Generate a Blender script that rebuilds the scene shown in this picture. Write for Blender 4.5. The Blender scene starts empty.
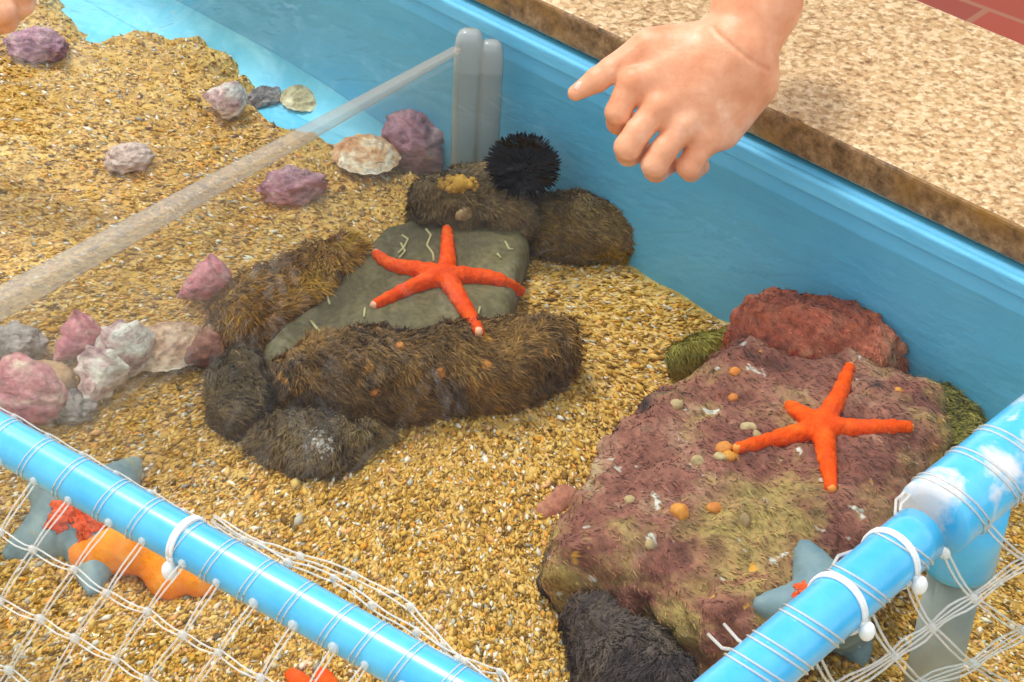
import bpy, math, random
import numpy as np
from mathutils import Vector, Matrix, noise as mnoise
from mathutils.bvhtree import BVHTree
random.seed(7); rng = np.random.default_rng(7)
sc = bpy.context.scene
COL = sc.collection

# ------------------------------------------------------------------ camera
F, PITCH, ROLL, YAW, D0 = 2100.0, 0.62317, 0.05744, -0.65882, 1.3
cy, sy = math.cos(YAW), math.sin(YAW)
FW = np.array([sy*math.cos(PITCH), cy*math.cos(PITCH), -math.sin(PITCH)])
_r = np.array([cy, -sy, 0.0]); _u = np.cross(_r, FW)
RT = _r*math.cos(ROLL) + _u*math.sin(ROLL)
UP = -_r*math.sin(ROLL) + _u*math.cos(ROLL)
CAM = -FW*D0                                     # the picture's centre looks at the tank floor's origin
PX = F/D0                                        # pixels per metre at the origin
cd = bpy.data.cameras.new('camera'); cam = bpy.data.objects.new('camera', cd); COL.objects.link(cam)
cd.sensor_fit = 'HORIZONTAL'; cd.sensor_width = 36.0; cd.lens = F/1024*36.0; cd.clip_start = .01; cd.clip_end = 100
M = Matrix.Identity(4)
for i in range(3):
    M[i][0], M[i][1], M[i][2], M[i][3] = RT[i], UP[i], -FW[i], CAM[i]
cam.matrix_world = M
sc.camera = cam

def ray(x, y): return FW + RT*(x-512)/F - UP*(y-341)/F
def at(x, y, z=0.0):
    d = ray(x, y); return CAM + d*((z-CAM[2])/d[2])
def cs(x, y, d=0.0, ref=None):
    """pixel x,y and depth d (in pixel units) behind a reference depth"""
    dep = ref + d*ref/F
    return CAM + ray(x, y)*dep
def depth(p): return float(np.dot(np.asarray(p)-CAM, FW))
Z = np.array([0, 0, 1.0])

# ------------------------------------------------------------------ heights
RIM, WATER, LEDGE0, LEDGE1, PIPE = .136, .112, .139, .162, .158

# ------------------------------------------------------------------ object helpers
def link(o, parent=None):
    COL.objects.link(o)
    if parent is not None: o.parent = parent
    return o
def tag(o, label=None, cat=None, group=None, kind=None):
    for k, v in (('label', label), ('category', cat), ('group', group), ('kind', kind)):
        if v: o[k] = v
    return o
def empty(name, loc):
    o = bpy.data.objects.new(name, None); o.location = [float(v) for v in loc]; o.empty_display_size = .02
    return link(o)
def mesh_obj(name, V, Fc, mat, parent=None, smooth=True, attr=None):
    V = np.asarray(V, float)
    org = np.zeros(3)
    if parent is not None:
        org = np.zeros(3); q_ = parent
        while q_ is not None: org = org+np.array(q_.location); q_ = q_.parent
    else:
        org = np.array([(V[:, 0].min()+V[:, 0].max())/2, (V[:, 1].min()+V[:, 1].max())/2, V[:, 2].min()])
    me = bpy.data.meshes.new(name)
    me.from_pydata((V-org).tolist(), [], [tuple(int(i) for i in f) for f in Fc])
    if smooth: me.polygons.foreach_set('use_smooth', [True]*len(me.polygons))
    if attr:
        for an, av in attr.items():
            a = me.attributes.new(an, 'FLOAT', 'POINT'); a.data.foreach_set('value', np.asarray(av, np.float32))
    me.materials.append(mat); me.update()
    o = bpy.data.objects.new(name, me)
    if parent is None: o.location = org
    return link(o, parent)

class MB:
    """collects simple shapes into one mesh"""
    def __init__(s): s.V = []; s.F = []
    def add(s, V, Fc):
        n = len(s.V); s.V += [tuple(v) for v in V]; s.F += [tuple(i+n for i in f) for f in Fc]
    def tube(s, P, r, n=6, cap=True, r2=None):
        P = [np.asarray(p, float) for p in P]; m = len(P)
        rr = r if hasattr(r, '__len__') else [r]*m
        V = []; Fc = []; up = None
        for i in range(m):
            t = P[min(i+1, m-1)]-P[max(i-1, 0)]; t = t/(np.linalg.norm(t)+1e-12)
            if up is None:
                a = Z if abs(t[2]) < .9 else np.array([1., 0, 0])
                up = np.cross(t, a)
            up = up-t*np.dot(up, t); up /= np.linalg.norm(up)+1e-12
            b = np.cross(t, up)
            for k in range(n):
                an = 2*math.pi*k/n
                V.append(P[i]+rr[i]*(up*math.cos(an)+b*math.sin(an)))
        for i in range(m-1):
            for k in range(n):
                a, b2 = i*n+k, i*n+(k+1) % n
                Fc.append((a, b2, b2+n, a+n))
        if cap:
            Fc.append(tuple(range(n-1, -1, -1))); Fc.append(tuple((m-1)*n+k for k in range(n)))
        s.add(V, Fc)
    def box(s, c, ax, ay, az):
        c, ax, ay, az = map(np.asarray, (c, ax, ay, az))
        V = [c+i*ax+j*ay+k*az for i in (-1, 1) for j in (-1, 1) for k in (-1, 1)]
        s.add(V, [(0, 1, 3, 2), (4, 6, 7, 5), (0, 4, 5, 1), (2, 3, 7, 6), (0, 2, 6, 4), (1, 5, 7, 3)])
    def blob(s, c, r, n=6, m=4, sq=(1, 1, 1)):
        V = [(c[0], c[1], c[2]+r*sq[2])]; Fc = []
        for i in range(1, m):
            th = math.pi*i/m
            for k in range(n):
                ph = 2*math.pi*k/n
                V.append((c[0]+r*sq[0]*math.sin(th)*math.cos(ph), c[1]+r*sq[1]*math.sin(th)*math.sin(ph), c[2]+r*sq[2]*math.cos(th)))
        V.append((c[0], c[1], c[2]-r*sq[2])); L = len(V)-1
        for k in range(n): Fc.append((0, 1+k, 1+(k+1) % n))
        for i in range(m-2):
            for k in range(n):
                a, b = 1+i*n+k, 1+i*n+(k+1) % n
                Fc.append((a, a+n, b+n, b))
        for k in range(n): Fc.append((L, 1+(m-2)*n+(k+1) % n, 1+(m-2)*n+k))
        s.add(V, Fc)
    def build(s, name, mat, parent=None, smooth=True): return mesh_obj(name, s.V, s.F, mat, parent, smooth)

# ------------------------------------------------------------------ signed distance surfaces
def surf_nets(fn, lo, hi, h, chunk=None):
    lo = np.asarray(lo, float); hi = np.asarray(hi, float)
    n = np.ceil((hi-lo)/h).astype(int)+1
    gx, gy, gz = [lo[i]+h*np.arange(n[i]) for i in range(3)]
    P = np.stack(np.meshgrid(gx, gy, gz, indexing='ij'), -1)
    v = fn(P.reshape(-1, 3)).reshape(n)
    c = [(i, j, k) for i in (0, 1) for j in (0, 1) for k in (0, 1)]
    nx, ny, nz = n-1
    S = np.stack([v[i:nx+i, j:ny+j, k:nz+k] for i, j, k in c], -1)
    neg = (S < 0).sum(-1); act = (neg > 0) & (neg < 8)
    idx = -np.ones(act.shape, int); cells = np.argwhere(act); idx[act] = np.arange(len(cells))
    Sv = S[act]; ca = np.array(c, float)
    acc = np.zeros((len(cells), 3)); cnt = np.zeros(len(cells))
    for a in range(8):
        for b in range(a+1, 8):
            if np.abs(ca[a]-ca[b]).sum() != 1: continue
            va, vb = Sv[:, a], Sv[:, b]; cr = (va < 0) != (vb < 0)
            t = np.where(cr, va/np.where(cr, va-vb, 1), 0)
            acc += np.where(cr[:, None], ca[a]+t[:, None]*(ca[b]-ca[a]), 0); cnt += cr
    V = lo+h*(cells+acc/cnt[:, None])
    Fc = []
    for ax in range(3):
        o1, o2 = [(1, 2), (2, 0), (0, 1)][ax]
        a = v < 0
        s0 = [slice(None)]*3; s1 = [slice(None)]*3; s0[ax] = slice(0, -1); s1[ax] = slice(1, None)
        A, B = a[tuple(s0)], a[tuple(s1)]
        e = np.argwhere(A != B)
        ok = (e[:, o1] > 0) & (e[:, o2] > 0) & (e[:, o1] < n[o1]-1) & (e[:, o2] < n[o2]-1)
        e = e[ok]; fl = A[tuple(e.T)]
        d1 = np.zeros(3, int); d1[o1] = 1; d2 = np.zeros(3, int); d2[o2] = 1
        q = np.stack([idx[tuple((e-d1-d2).T)], idx[tuple((e-d2).T)], idx[tuple(e.T)], idx[tuple((e-d1).T)]], 1)
        q[~fl] = q[~fl][:, ::-1]
        Fc.append(q)
    return V, np.concatenate(Fc)
def smin(a, b, k):
    h = np.clip(.5+.5*(b-a)/k, 0, 1); return b*(1-h)+a*h-k*h*(1-h)
def capsule(P, a, b, ra, rb):
    a = np.asarray(a, float); b = np.asarray(b, float); ab = b-a; q = P-a
    t = np.clip(q@ab/(ab@ab+1e-12), 0, 1)
    return np.linalg.norm(q-t[:, None]*ab, axis=1)-(ra+(rb-ra)*t)
def ellipsoid(P, c, R, rad):
    q = (P-np.asarray(c))@np.asarray(R).T/np.asarray(rad)
    k0 = np.linalg.norm(q, axis=1); return (k0-1)*min(rad)
def poly_sd(P, poly):
    d = np.full(len(P), 1e9); s = np.ones(len(P)); n = len(poly); poly = np.asarray(poly)
    for i in range(n):
        a, b = poly[i], poly[i-1]; e = b-a; w = P-a
        t = np.clip((w@e)/(e@e), 0, 1); q = w-t[:, None]*e
        d = np.minimum(d, (q*q).sum(1))
        c1 = P[:, 1] >= a[1]; c2 = P[:, 1] < b[1]; c3 = e[0]*w[:, 1] > e[1]*w[:, 0]
        fl = (c1 & c2 & c3) | (~c1 & ~c2 & ~c3); s = np.where(fl, -s, s)
    return s*np.sqrt(d)
def vnoise(V, scale, octs=4, seed=0.0):
    return np.array([mnoise.fractal(Vector((x*scale+seed, y*scale+seed*1.7, z*scale-seed)), .8, 2.1, octs) for x, y, z in V])
def vnormals(V, Fc):
    Fc = np.asarray(Fc); n = np.cross(V[Fc[:, 2]]-V[Fc[:, 0]], V[Fc[:, 3]]-V[Fc[:, 1]])
    N = np.zeros_like(V)
    for k in range(4): np.add.at(N, Fc[:, k], n)
    return N/(np.linalg.norm(N, axis=1, keepdims=True)+1e-12)

# ------------------------------------------------------------------ materials
def mat(name):
    m = bpy.data.materials.new(name); m.use_nodes = True; nt = m.node_tree; nt.nodes.clear()
    out = nt.nodes.new('ShaderNodeOutputMaterial'); return m, nt, out
def nd(nt, t, **kw):
    n = nt.nodes.new('ShaderNode'+t)
    for k, v in kw.items():
        if k in n.inputs: n.inputs[k].default_value = v
        else: setattr(n, k, v)
    return n
def lin(c):
    c = [x/255 for x in c]
    return tuple(x/12.92 if x <= .04045 else ((x+.055)/1.055)**2.4 for x in c)+(1.0,)
def ramp(nt, fac, stops, interp='LINEAR'):
    r = nt.nodes.new('ShaderNodeValToRGB'); r.color_ramp.interpolation = interp
    e = r.color_ramp.elements
    while len(e) > 1: e.remove(e[-1])
    e[0].position = stops[0][0]; e[0].color = stops[0][1]
    for p, c in stops[1:]:
        x = e.new(p); x.color = c
    nt.links.new(fac, r.inputs[0]); return r.outputs[0]
def coords(nt, scale=(1, 1, 1), rot=(0, 0, 0), warp=0, wscale=6):
    tc = nd(nt, 'TexCoord'); mp = nd(nt, 'Mapping'); mp.inputs['Scale'].default_value = scale; mp.inputs['Rotation'].default_value = rot
    src = tc.outputs['Object']
    if warp:
        nz = nd(nt, 'TexNoise', Scale=wscale, Detail=2.0); nt.links.new(src, nz.inputs['Vector'])
        ad = nd(nt, 'VectorMath', operation='MULTIPLY_ADD'); nt.links.new(nz.outputs['Color'], ad.inputs[0])
        ad.inputs[1].default_value = (warp,)*3; nt.links.new(src, ad.inputs[2]); src = ad.outputs[0]
    nt.links.new(src, mp.inputs['Vector']); return mp.outputs[0]
def noise(nt, vec, scale, detail=4.0, rough=.6, dist=0.0):
    n = nd(nt, 'TexNoise', Scale=scale, Detail=detail, Roughness=rough, Distortion=dist); nt.links.new(vec, n.inputs['Vector']); return n.outputs['Fac']
def mixc(nt, fac, a, b, mode='MIX'):
    m = nd(nt, 'Mix', data_type='RGBA', blend_type=mode)
    for s, v in ((0, fac), (6, a), (7, b)):
        if hasattr(v, 'is_output'): nt.links.new(v, m.inputs[s])
        else: m.inputs[s].default_value = v
    return m.outputs[2]
def bump(nt, h, strength=.4, dist=.002):
    b = nd(nt, 'Bump', Strength=strength, Distance=dist); nt.links.new(h, b.inputs['Height']); return b.outputs[0]
def prin(nt, out, color, rough=.6, normal=None, **kw):
    p = nd(nt, 'BsdfPrincipled')
    if hasattr(color, 'is_output'): nt.links.new(color, p.inputs['Base Color'])
    else: p.inputs['Base Color'].default_value = color
    p.inputs['Roughness'].default_value = rough
    if normal is not None: nt.links.new(normal, p.inputs['Normal'])
    for k, v in kw.items(): p.inputs[k.replace('_', ' ')].default_value = v
    nt.links.new(p.outputs[0], out.inputs[0]); return p

def rocky(name, cols, scale=30, stretch=(1, 1, 1), spots=None, rough=.85, b=.6, fine=220, lo=.3, hi=.7, isl=None, alt=None):
    """mottled stone: a ramp over warped noise, fine grain over it and optional spots"""
    m, nt, out = mat(name)
    v = coords(nt, stretch, (0, 0, .6), .03, 20)
    n1 = noise(nt, v, scale, 6, .65, .3)
    k = len(cols)-1
    c = ramp(nt, n1, [(lo+(hi-lo)*i/k, lin(x)) for i, x in enumerate(cols)])
    if alt:
        k2 = len(alt)-1; nb = noise(nt, v, scale*1.6, 6, .7, .3)
        c2 = ramp(nt, nb, [(lo+(hi-lo)*i/k2, lin(x)) for i, x in enumerate(alt)])
        nf = noise(nt, v, 9, 5, .62); c = mixc(nt, ramp(nt, nf, [(.46, (0, 0, 0, 1)), (.56, (1, 1, 1, 1))]), c, c2)
    n2 = noise(nt, v, fine, 4, .7)
    g = ramp(nt, n2, [(.3, (.45, .45, .45, 1)), (.5, (1, 1, 1, 1)), (.72, (1.5, 1.5, 1.5, 1))])
    c = mixc(nt, .75, c, g, 'MULTIPLY')
    if spots:
        for col, sc_, th in spots:
            n3 = noise(nt, v, sc_, 2, .5)
            f = ramp(nt, n3, [(th, (0, 0, 0, 1)), (th+.05, (1, 1, 1, 1))])
            c = mixc(nt, f, c, lin(col))
    if isl:
        ge = nd(nt, 'NewGeometry'); c = mixc(nt, 1.0, c, ramp(nt, ge.outputs['Random Per Island'], [(0, (isl[0],)*3+(1,)), (.6, (1.1, 1.1, 1.1, 1)), (1, (isl[1], isl[1]*.98, isl[1]*.92, 1))]), 'MULTIPLY')
    prin(nt, out, c, rough, bump(nt, n2, b, .0015)); return m

def simple(name, col, rough=.5, nscale=0, col2=None, b=0, **kw):
    m, nt, out = mat(name)
    c = lin(col); nrm = None
    if nscale:
        v = coords(nt); n = noise(nt, v, nscale, 4, .6)
        c = ramp(nt, n, [(.35, lin(col)), (.65, lin(col2 or col))])
        if b: nrm = bump(nt, n, b, .001)
    prin(nt, out, c, rough, nrm, **kw); return m

def schlick(nt, f0, normal=None):
    lw = nd(nt, 'LayerWeight', Blend=.5)
    if normal is not None: nt.links.new(normal, lw.inputs['Normal'])
    p = nd(nt, 'Math', operation='POWER'); nt.links.new(lw.outputs['Facing'], p.inputs[0]); p.inputs[1].default_value = 5
    m = nd(nt, 'Math', operation='MULTIPLY_ADD'); nt.links.new(p.outputs[0], m.inputs[0]); m.inputs[1].default_value = 1-f0; m.inputs[2].default_value = f0
    return m.outputs[0]
def clear(name, tint, diffuse, amount, rough=.08, ior=1.45):
    """clear or milky plastic: light passes, a share scatters, the surface mirrors by Fresnel"""
    m, nt, out = mat(name)
    t = nd(nt, 'BsdfTransparent'); t.inputs[0].default_value = tint
    d = nd(nt, 'BsdfDiffuse'); d.inputs[0].default_value = lin(diffuse)
    mx = nd(nt, 'MixShader'); mx.inputs[0].default_value = amount
    nt.links.new(t.outputs[0], mx.inputs[1]); nt.links.new(d.outputs[0], mx.inputs[2])
    g = nd(nt, 'BsdfGlossy'); g.inputs['Roughness'].default_value = rough
    fr = schlick(nt, ((ior-1)/(ior+1))**2); m2 = nd(nt, 'MixShader')
    nt.links.new(fr, m2.inputs[0]); nt.links.new(mx.outputs[0], m2.inputs[1]); nt.links.new(g.outputs[0], m2.inputs[2])
    nt.links.new(m2.outputs[0], out.inputs[0]); return m

# --- blue tank paint
def tank_paint():
    m, nt, out = mat('blue tank paint')
    v = coords(nt, (1, 1, 1), (0, 0, 0), .02, 8)
    n = noise(nt, v, 9, 5, .6); c = ramp(nt, n, [(.3, lin((94, 182, 224))), (.7, lin((112, 200, 238)))])
    n2 = noise(nt, v, 60, 5, .7); f = ramp(nt, n2, [(.68, (0, 0, 0, 1)), (.76, (1, 1, 1, 1))])
    c = mixc(nt, f, c, lin((120, 190, 220)))
    vs = coords(nt, (25, 25, 60), (0, 0, 0))
    n3 = noise(nt, vs, 1.6, 4, .6)
    prin(nt, out, c, .4, bump(nt, n3, .35, .003)); return m
M_TANK = tank_paint()
def floor_paint():
    m, nt, out = mat('blue tank floor')
    v = coords(nt, (1, 1, 1), (0, 0, 0), .03, 8)
    n = noise(nt, v, 14, 5, .65); c = ramp(nt, n, [(.35, lin((105, 200, 232))), (.6, lin((135, 222, 246)))])
    n2 = noise(nt, v, 22, 5, .7); f = ramp(nt, n2, [(.6, (0, 0, 0, 1)), (.72, (1, 1, 1, 1))])
    c = mixc(nt, f, c, lin((226, 222, 210)))
    prin(nt, out, c, .5); return m
M_FLOOR = floor_paint()

def sand_mat():
    m, nt, out = mat('coarse golden sand')
    v = coords(nt, (1, 1.0, 1), (0, 0, .65), .02, 14)
    n0 = noise(nt, v, 7, 4, .6)
    base = ramp(nt, n0, [(.3, lin((184, 136, 60))), (.5, lin((208, 162, 80))), (.7, lin((228, 192, 116)))])
    vo = nd(nt, 'TexVoronoi', Scale=230.0); nt.links.new(v, vo.inputs['Vector'])
    g = ramp(nt, vo.outputs['Color'], [(.1, (.55, .45, .32, 1)), (.45, (1, .97, .9, 1)), (.9, (1.3, 1.3, 1.3, 1))])
    c = mixc(nt, .9, base, g, 'MULTIPLY')
    prin(nt, out, c, .85, bump(nt, vo.outputs['Distance'], .8, .003)); return m
M_SAND = sand_mat()
def grain_mat():
    m, nt, out = mat('shell grit')
    ge = nd(nt, 'NewGeometry')
    c = ramp(nt, ge.outputs['Random Per Island'], [(0, lin((104, 76, 34))), (.12, lin((156, 112, 46))), (.3, lin((200, 148, 58))), (.5, lin((220, 170, 76))),
        (.72, lin((236, 198, 116))), (.84, lin((230, 152, 48))), (.93, lin((250, 240, 216))), (1, lin((150, 138, 116)))])
    prin(nt, out, c, .8, Specular_IOR_Level=.2); return m
M_GRAIN = grain_mat()

def granite_mat():
    m, nt, out = mat('beige granite')
    v = coords(nt, (1, 1, 1), (0, 0, .5))
    vo = nd(nt, 'TexVoronoi', Scale=330.0); nt.links.new(v, vo.inputs['Vector'])
    n = noise(nt, v, 210, 5, .7)
    c = ramp(nt, vo.outputs['Color'], [(.1, lin((172, 134, 90))), (.45, lin((198, 166, 122))), (.9, lin((222, 196, 160)))])
    g = ramp(nt, n, [(.30, lin((96, 76, 48))), (.42, (.62, .54, .42, 1)), (.52, (1, 1, 1, 1)), (.75, (1.15, 1.12, 1.05, 1))])
    c = mixc(nt, .9, c, g, 'MULTIPLY')
    n2 = noise(nt, v, 5, 3, .5); c = mixc(nt, .5, c, ramp(nt, n2, [(.35, (.8, .76, .7, 1)), (.6, (1.1, 1.08, 1.04, 1))]), 'MULTIPLY')
    prin(nt, out, c, .35, bump(nt, n, .15, .001)); return m
M_GRAN = granite_mat()
def granite_edge():
    m, nt, out = mat('dark brown granite face')  # front face is darker and browner than the slab's top
    v = coords(nt, (1, 1, 1)); n = noise(nt, v, 120, 5, .7)
    c = ramp(nt, n, [(.3, lin((58, 40, 22))), (.5, lin((132, 100, 64))), (.7, lin((176, 142, 100)))])
    n2 = noise(nt, v, 18, 3, .6); f = ramp(nt, n2, [(.52, (0, 0, 0, 1)), (.68, (.8, .8, .8, 1))]); c = mixc(nt, f, c, lin((150, 106, 34)))
    prin(nt, out, c, .45, bump(nt, n, .5, .002)); return m
M_GEDGE = granite_edge()
def tile_mat():
    m, nt, out = mat('terracotta tile')
    v = coords(nt, (1, 1, 1))
    br = nd(nt, 'TexBrick', Scale=2.6); nt.links.new(v, br.inputs['Vector'])
    br.inputs['Color1'].default_value = lin((146, 54, 28)); br.inputs['Color2'].default_value = lin((122, 46, 30)); br.inputs['Mortar'].default_value = lin((140, 86, 62))
    br.inputs['Mortar Size'].default_value = .012
    prin(nt, out, br.outputs['Color'], .5); return m
M_TILE = tile_mat()

def water_mat():
    m, nt, out = mat('clear rippled water')
    v = coords(nt, (1, 1, 1), (0, 0, .4), .05, 5)
    n = noise(nt, v, 16, 3, .55, .6); n2 = noise(nt, v, 60, 2, .5, .4)
    ad = nd(nt, 'Math', operation='MULTIPLY_ADD'); nt.links.new(n2, ad.inputs[0]); ad.inputs[1].default_value = .12; nt.links.new(n, ad.inputs[2])
    bp = bump(nt, ad.outputs[0], .5, .012)
    t = nd(nt, 'BsdfTransparent'); t.inputs[0].default_value = (.93, .975, .985, 1)
    g = nd(nt, 'BsdfGlossy'); g.inputs['Roughness'].default_value = .03; nt.links.new(bp, g.inputs['Normal'])
    fr = schlick(nt, .022, bp)
    mx = nd(nt, 'MixShader'); nt.links.new(fr, mx.inputs[0]); nt.links.new(t.outputs[0], mx.inputs[1]); nt.links.new(g.outputs[0], mx.inputs[2])
    nt.links.new(mx.outputs[0], out.inputs[0]); return m
M_WATER = water_mat()

def pipe_paint(name, worn):
    m, nt, out = mat(name)
    v = coords(nt, (1, 1, 1), (0, 0, 0), .01, 30); n = noise(nt, v, 28, 5, .65)
    c = ramp(nt, n, [(.3, lin((52, 174, 232))), (.7, lin((88, 198, 244)))])
    n2 = noise(nt, v, 26, 5, .6, .3); f = ramp(nt, n2, [(worn, (0, 0, 0, 1)), (worn+.10, (1, 1, 1, 1))])
    c = mixc(nt, f, c, lin((222, 222, 226)))
    prin(nt, out, c, .24, bump(nt, n, .1, .001), Coat_Weight=.8, Coat_Roughness=.28); return m
M_PIPE = pipe_paint('glossy cyan pipe paint', .70)
M_PIPEWORN = pipe_paint('worn cyan pipe paint', .53)
M_GREYPVC = simple('grey pipe', (140, 146, 140), .5, 30, (160, 164, 156))
M_TIE = simple('white nylon', (236, 238, 238), .35)
M_TWINE = clear('clear white twine', (.96, .96, .95, 1), (244, 242, 236), .40, .3)
M_KNOT = M_TWINE
M_ACRYL = clear('clear acrylic', (.95, .96, .95, 1), (214, 206, 190), .07)
M_ACRYLEDGE = clear('frosted acrylic edge', (.9, .9, .88, 1), (210, 200, 186), .27, .15)
M_POST = clear('milky acrylic post', (.86, .9, .9, 1), (188, 192, 188), .55, .18)

def skin_mat():
    m, nt, out = mat('light tan skin')
    v = coords(nt, (1, 1, 1)); n = noise(nt, v, 45, 4, .6); n2 = noise(nt, v, 700, 2, .6)
    c = ramp(nt, n, [(.3, lin((212, 136, 94))), (.55, lin((228, 162, 124))), (.75, lin((242, 192, 160)))])
    p = prin(nt, out, c, .44, bump(nt, n2, .25, .0008))
    p.inputs['Subsurface Weight'].default_value = .12; p.inputs['Subsurface Radius'].default_value = (.006, .0025, .0015); p.inputs['Subsurface Scale'].default_value = 1.0
    return m
M_SKIN = skin_mat()
M_NAIL = simple('fingernail', (240, 196, 178), .25)

# ------------------------------------------------------------------ tank, ledge, ground (setting)
p0, p1 = at(455, 0, RIM), at(1024, 276, RIM)
WX = (p1-p0); WX[2] = 0; WX /= np.linalg.norm(WX)                   # along the back wall
WY = np.array([-WX[1], WX[0], 0])                                  # away from the viewer
W0 = p0.copy(); W0[2] = 0
def T(a, b, z): return W0+WX*a+WY*b+Z*z                            # tank frame: a along the wall, b behind its face
def slab(name, a0, a1, b0, b1, z0, z1, m, kind='structure', bev=0, parent=None):
    mb = MB(); mb.box(T((a0+a1)/2, (b0+b1)/2, (z0+z1)/2), WX*(a1-a0)/2, WY*(b1-b0)/2, Z*(z1-z0)/2)
    o = mb.build(name, m, parent, smooth=False)
    if kind: o['kind'] = kind
    if bev:
        bm = o.modifiers.new('soft edge', 'BEVEL'); bm.width = bev; bm.segments = 3
    return o
slab('floor', -2.2, 1.6, -2.4, .02, -.03, 0, M_FLOOR)
slab('wall_back', -2.2, 1.6, 0, .035, 0, RIM, M_TANK, bev=.004)
slab('trim_1', -2.2, 1.6, -.0045, .001, RIM-.012, RIM-.0005, M_TANK, bev=.002)   # raised lip under the stone
o = slab('ledge_back', -2.2, 1.6, .003, .36, LEDGE0, LEDGE1, M_GRAN, bev=.003)
back = (at(920, 0, LEDGE1)-W0)@WY
o.data.materials.append(M_GEDGE)
for v in o.data.vertices:
    w = np.array(o.matrix_basis @ v.co)
    if (w-W0)@WY > .1:
        nw = w+WY*(back-.36); v.co = Vector(nw)-o.location
for p in o.data.polygons:
    if abs(p.normal.z) < .5: p.material_index = 1
slab('wall_outer', -2.2, 1.6, .036, back-.02, -.35, LEDGE0-.001, M_GEDGE)
slab('ground', -3, 3, back-.02, back+3, -.40, -.36, M_TILE)

# coved foot of the wall, bare blue floor in front of it
mb = MB(); Vc = []; Fcv = []
for i, a_ in enumerate(np.linspace(-2.2, .05, 40)):
    k_ = 1-max(0, (a_+.15)/.2)
    for t_ in np.linspace(0, 1, 7):
        an = t_*math.pi/2; Vc.append(T(a_, -.024*k_*(1-math.sin(an))-.0003, .024*k_*(1-math.cos(an))+.0003))
for i in range(39):
    for j in range(6): Fcv.append((i*7+j, (i+1)*7+j, (i+1)*7+j+1, i*7+j+1))
mb.add(Vc, Fcv); o = mb.build('trim_2', M_FLOOR); o['kind'] = 'structure'

# water
mb = MB(); a = [T(-2.2, -2.4, WATER), T(1.6, -2.4, WATER), T(1.6, -.0005, WATER), T(-2.2, -.0005, WATER)]
mb.add(a, [(0, 1, 2, 3)]); wo = mb.build('water_surface', M_WATER, smooth=False); wo['kind'] = 'structure'

# ------------------------------------------------------------------ sand bed
edge_px = [(-60, -150), (60, -50), (122, 0), (146, 26), (172, 48), (205, 62), (250, 74), (300, 86), (345, 112), (385, 150), (440, 178), (520, 200), (600, 225), (650, 240)]
ea = [((at(x, y)-W0)@WX, (at(x, y)-W0)@WY) for x, y in edge_px]
EA = np.array([e[0] for e in ea]); EB = np.array([e[1] for e in ea])
EB = np.minimum(EB, -.022); EB[9:] = [-.02, .02, .12, .12, .12]
def sand_h(a, b, n):
    lim = np.interp(a, EA, EB, right=.12)
    t = np.clip((lim-b+n*.02)/.03, 0, 1); t = t*t*(3-2*t)
    return t
ga = np.linspace(-1.5, .9, 330); gb = np.linspace(-1.5, 0, 230)
A, B = np.meshgrid(ga, gb, indexing='ij'); Vs = W0+A[..., None]*WX+B[..., None]*WY; Vs = Vs.reshape(-1, 3)
n1 = vnoise(Vs, 9, 4, 3.0); n2 = vnoise(Vs, 40, 2, 1.0)
SH = sand_h(A.ravel(), B.ravel(), n1*2+n2)
Vs[:, 2] = -.003+SH*(.013+.006*n1+.002*n2)
gi = np.arange(len(ga)*len(gb)).reshape(len(ga), len(gb))
Fq = np.stack([gi[:-1, :-1], gi[1:, :-1], gi[1:, 1:], gi[:-1, 1:]], -1).reshape(-1, 4)
so = mesh_obj('sand_bed', Vs, Fq, M_SAND); tag(so, 'coarse golden sand covering the floor of the blue tank', 'sand', kind='stuff')
SAND_BVH = BVHTree.FromPolygons([Vector(v) for v in Vs], Fq.tolist())
def sand_z(p):
    h = SAND_BVH.ray_cast(Vector((p[0], p[1], 1)), Vector((0, 0, -1)))
    return h[0].z if h[0] is not None else 0.0

# grit: countless elongated grains lying on the bed
NG = 120000
gx = rng.uniform(-60, 1084, NG); gy = -60+(rng.random(NG)**.9)*790
gp = np.array([at(x, y, .008) for x, y in zip(gx, gy)])
la = (gp-W0)@WX; lb = (gp-W0)@WY
dens = sand_h(la, lb, vnoise(gp, 9, 4, 3.0)*2)
keep = (dens > rng.random(NG)*.9+.08) & (lb < -.004); gp = gp[keep]
V6 = np.array([(1, 0, 0), (-1, 0, 0), (0, 1, 0), (0, -1, 0), (0, 0, 1), (0, 0, -1)], float)
F8 = np.array([(0, 2, 4), (2, 1, 4), (1, 3, 4), (3, 0, 4), (2, 0, 5), (1, 2, 5), (3, 1, 5), (0, 3, 5)])
ctr = at(470, 300); rel = gp-ctr
ang = np.arctan2(rel[:, 1], rel[:, 0])+math.pi/2*.0+rng.normal(0, .38, len(gp))
ang = np.where(rng.random(len(gp)) < .15, rng.uniform(0, 6.28, len(gp)), ang)
L = rng.gamma(3, .00040, len(gp))+.0009; L = L*1.12; Wd = L*rng.uniform(.26, .5, len(gp)); H = Wd*rng.uniform(.5, .9, len(gp))
c_, s_ = np.cos(ang), np.sin(ang)
GV = np.zeros((len(gp), 6, 3))
GV[:, :, 0] = gp[:, None, 0]+V6[None, :, 0]*(L*c_)[:, None]-V6[None, :, 1]*(Wd*s_)[:, None]
GV[:, :, 1] = gp[:, None, 1]+V6[None, :, 0]*(L*s_)[:, None]+V6[None, :, 1]*(Wd*c_)[:, None]
tz = rng.normal(0, .25, len(gp))
gz = np.array([sand_z(p) for p in gp])
GV[:, :, 2] = (gz+H*.4)[:, None]+V6[None, :, 2]*H[:, None]+V6[None, :, 0]*(L*tz)[:, None]
GF = (F8[None]+6*np.arange(len(gp))[:, None, None]).reshape(-1, 3)
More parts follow.
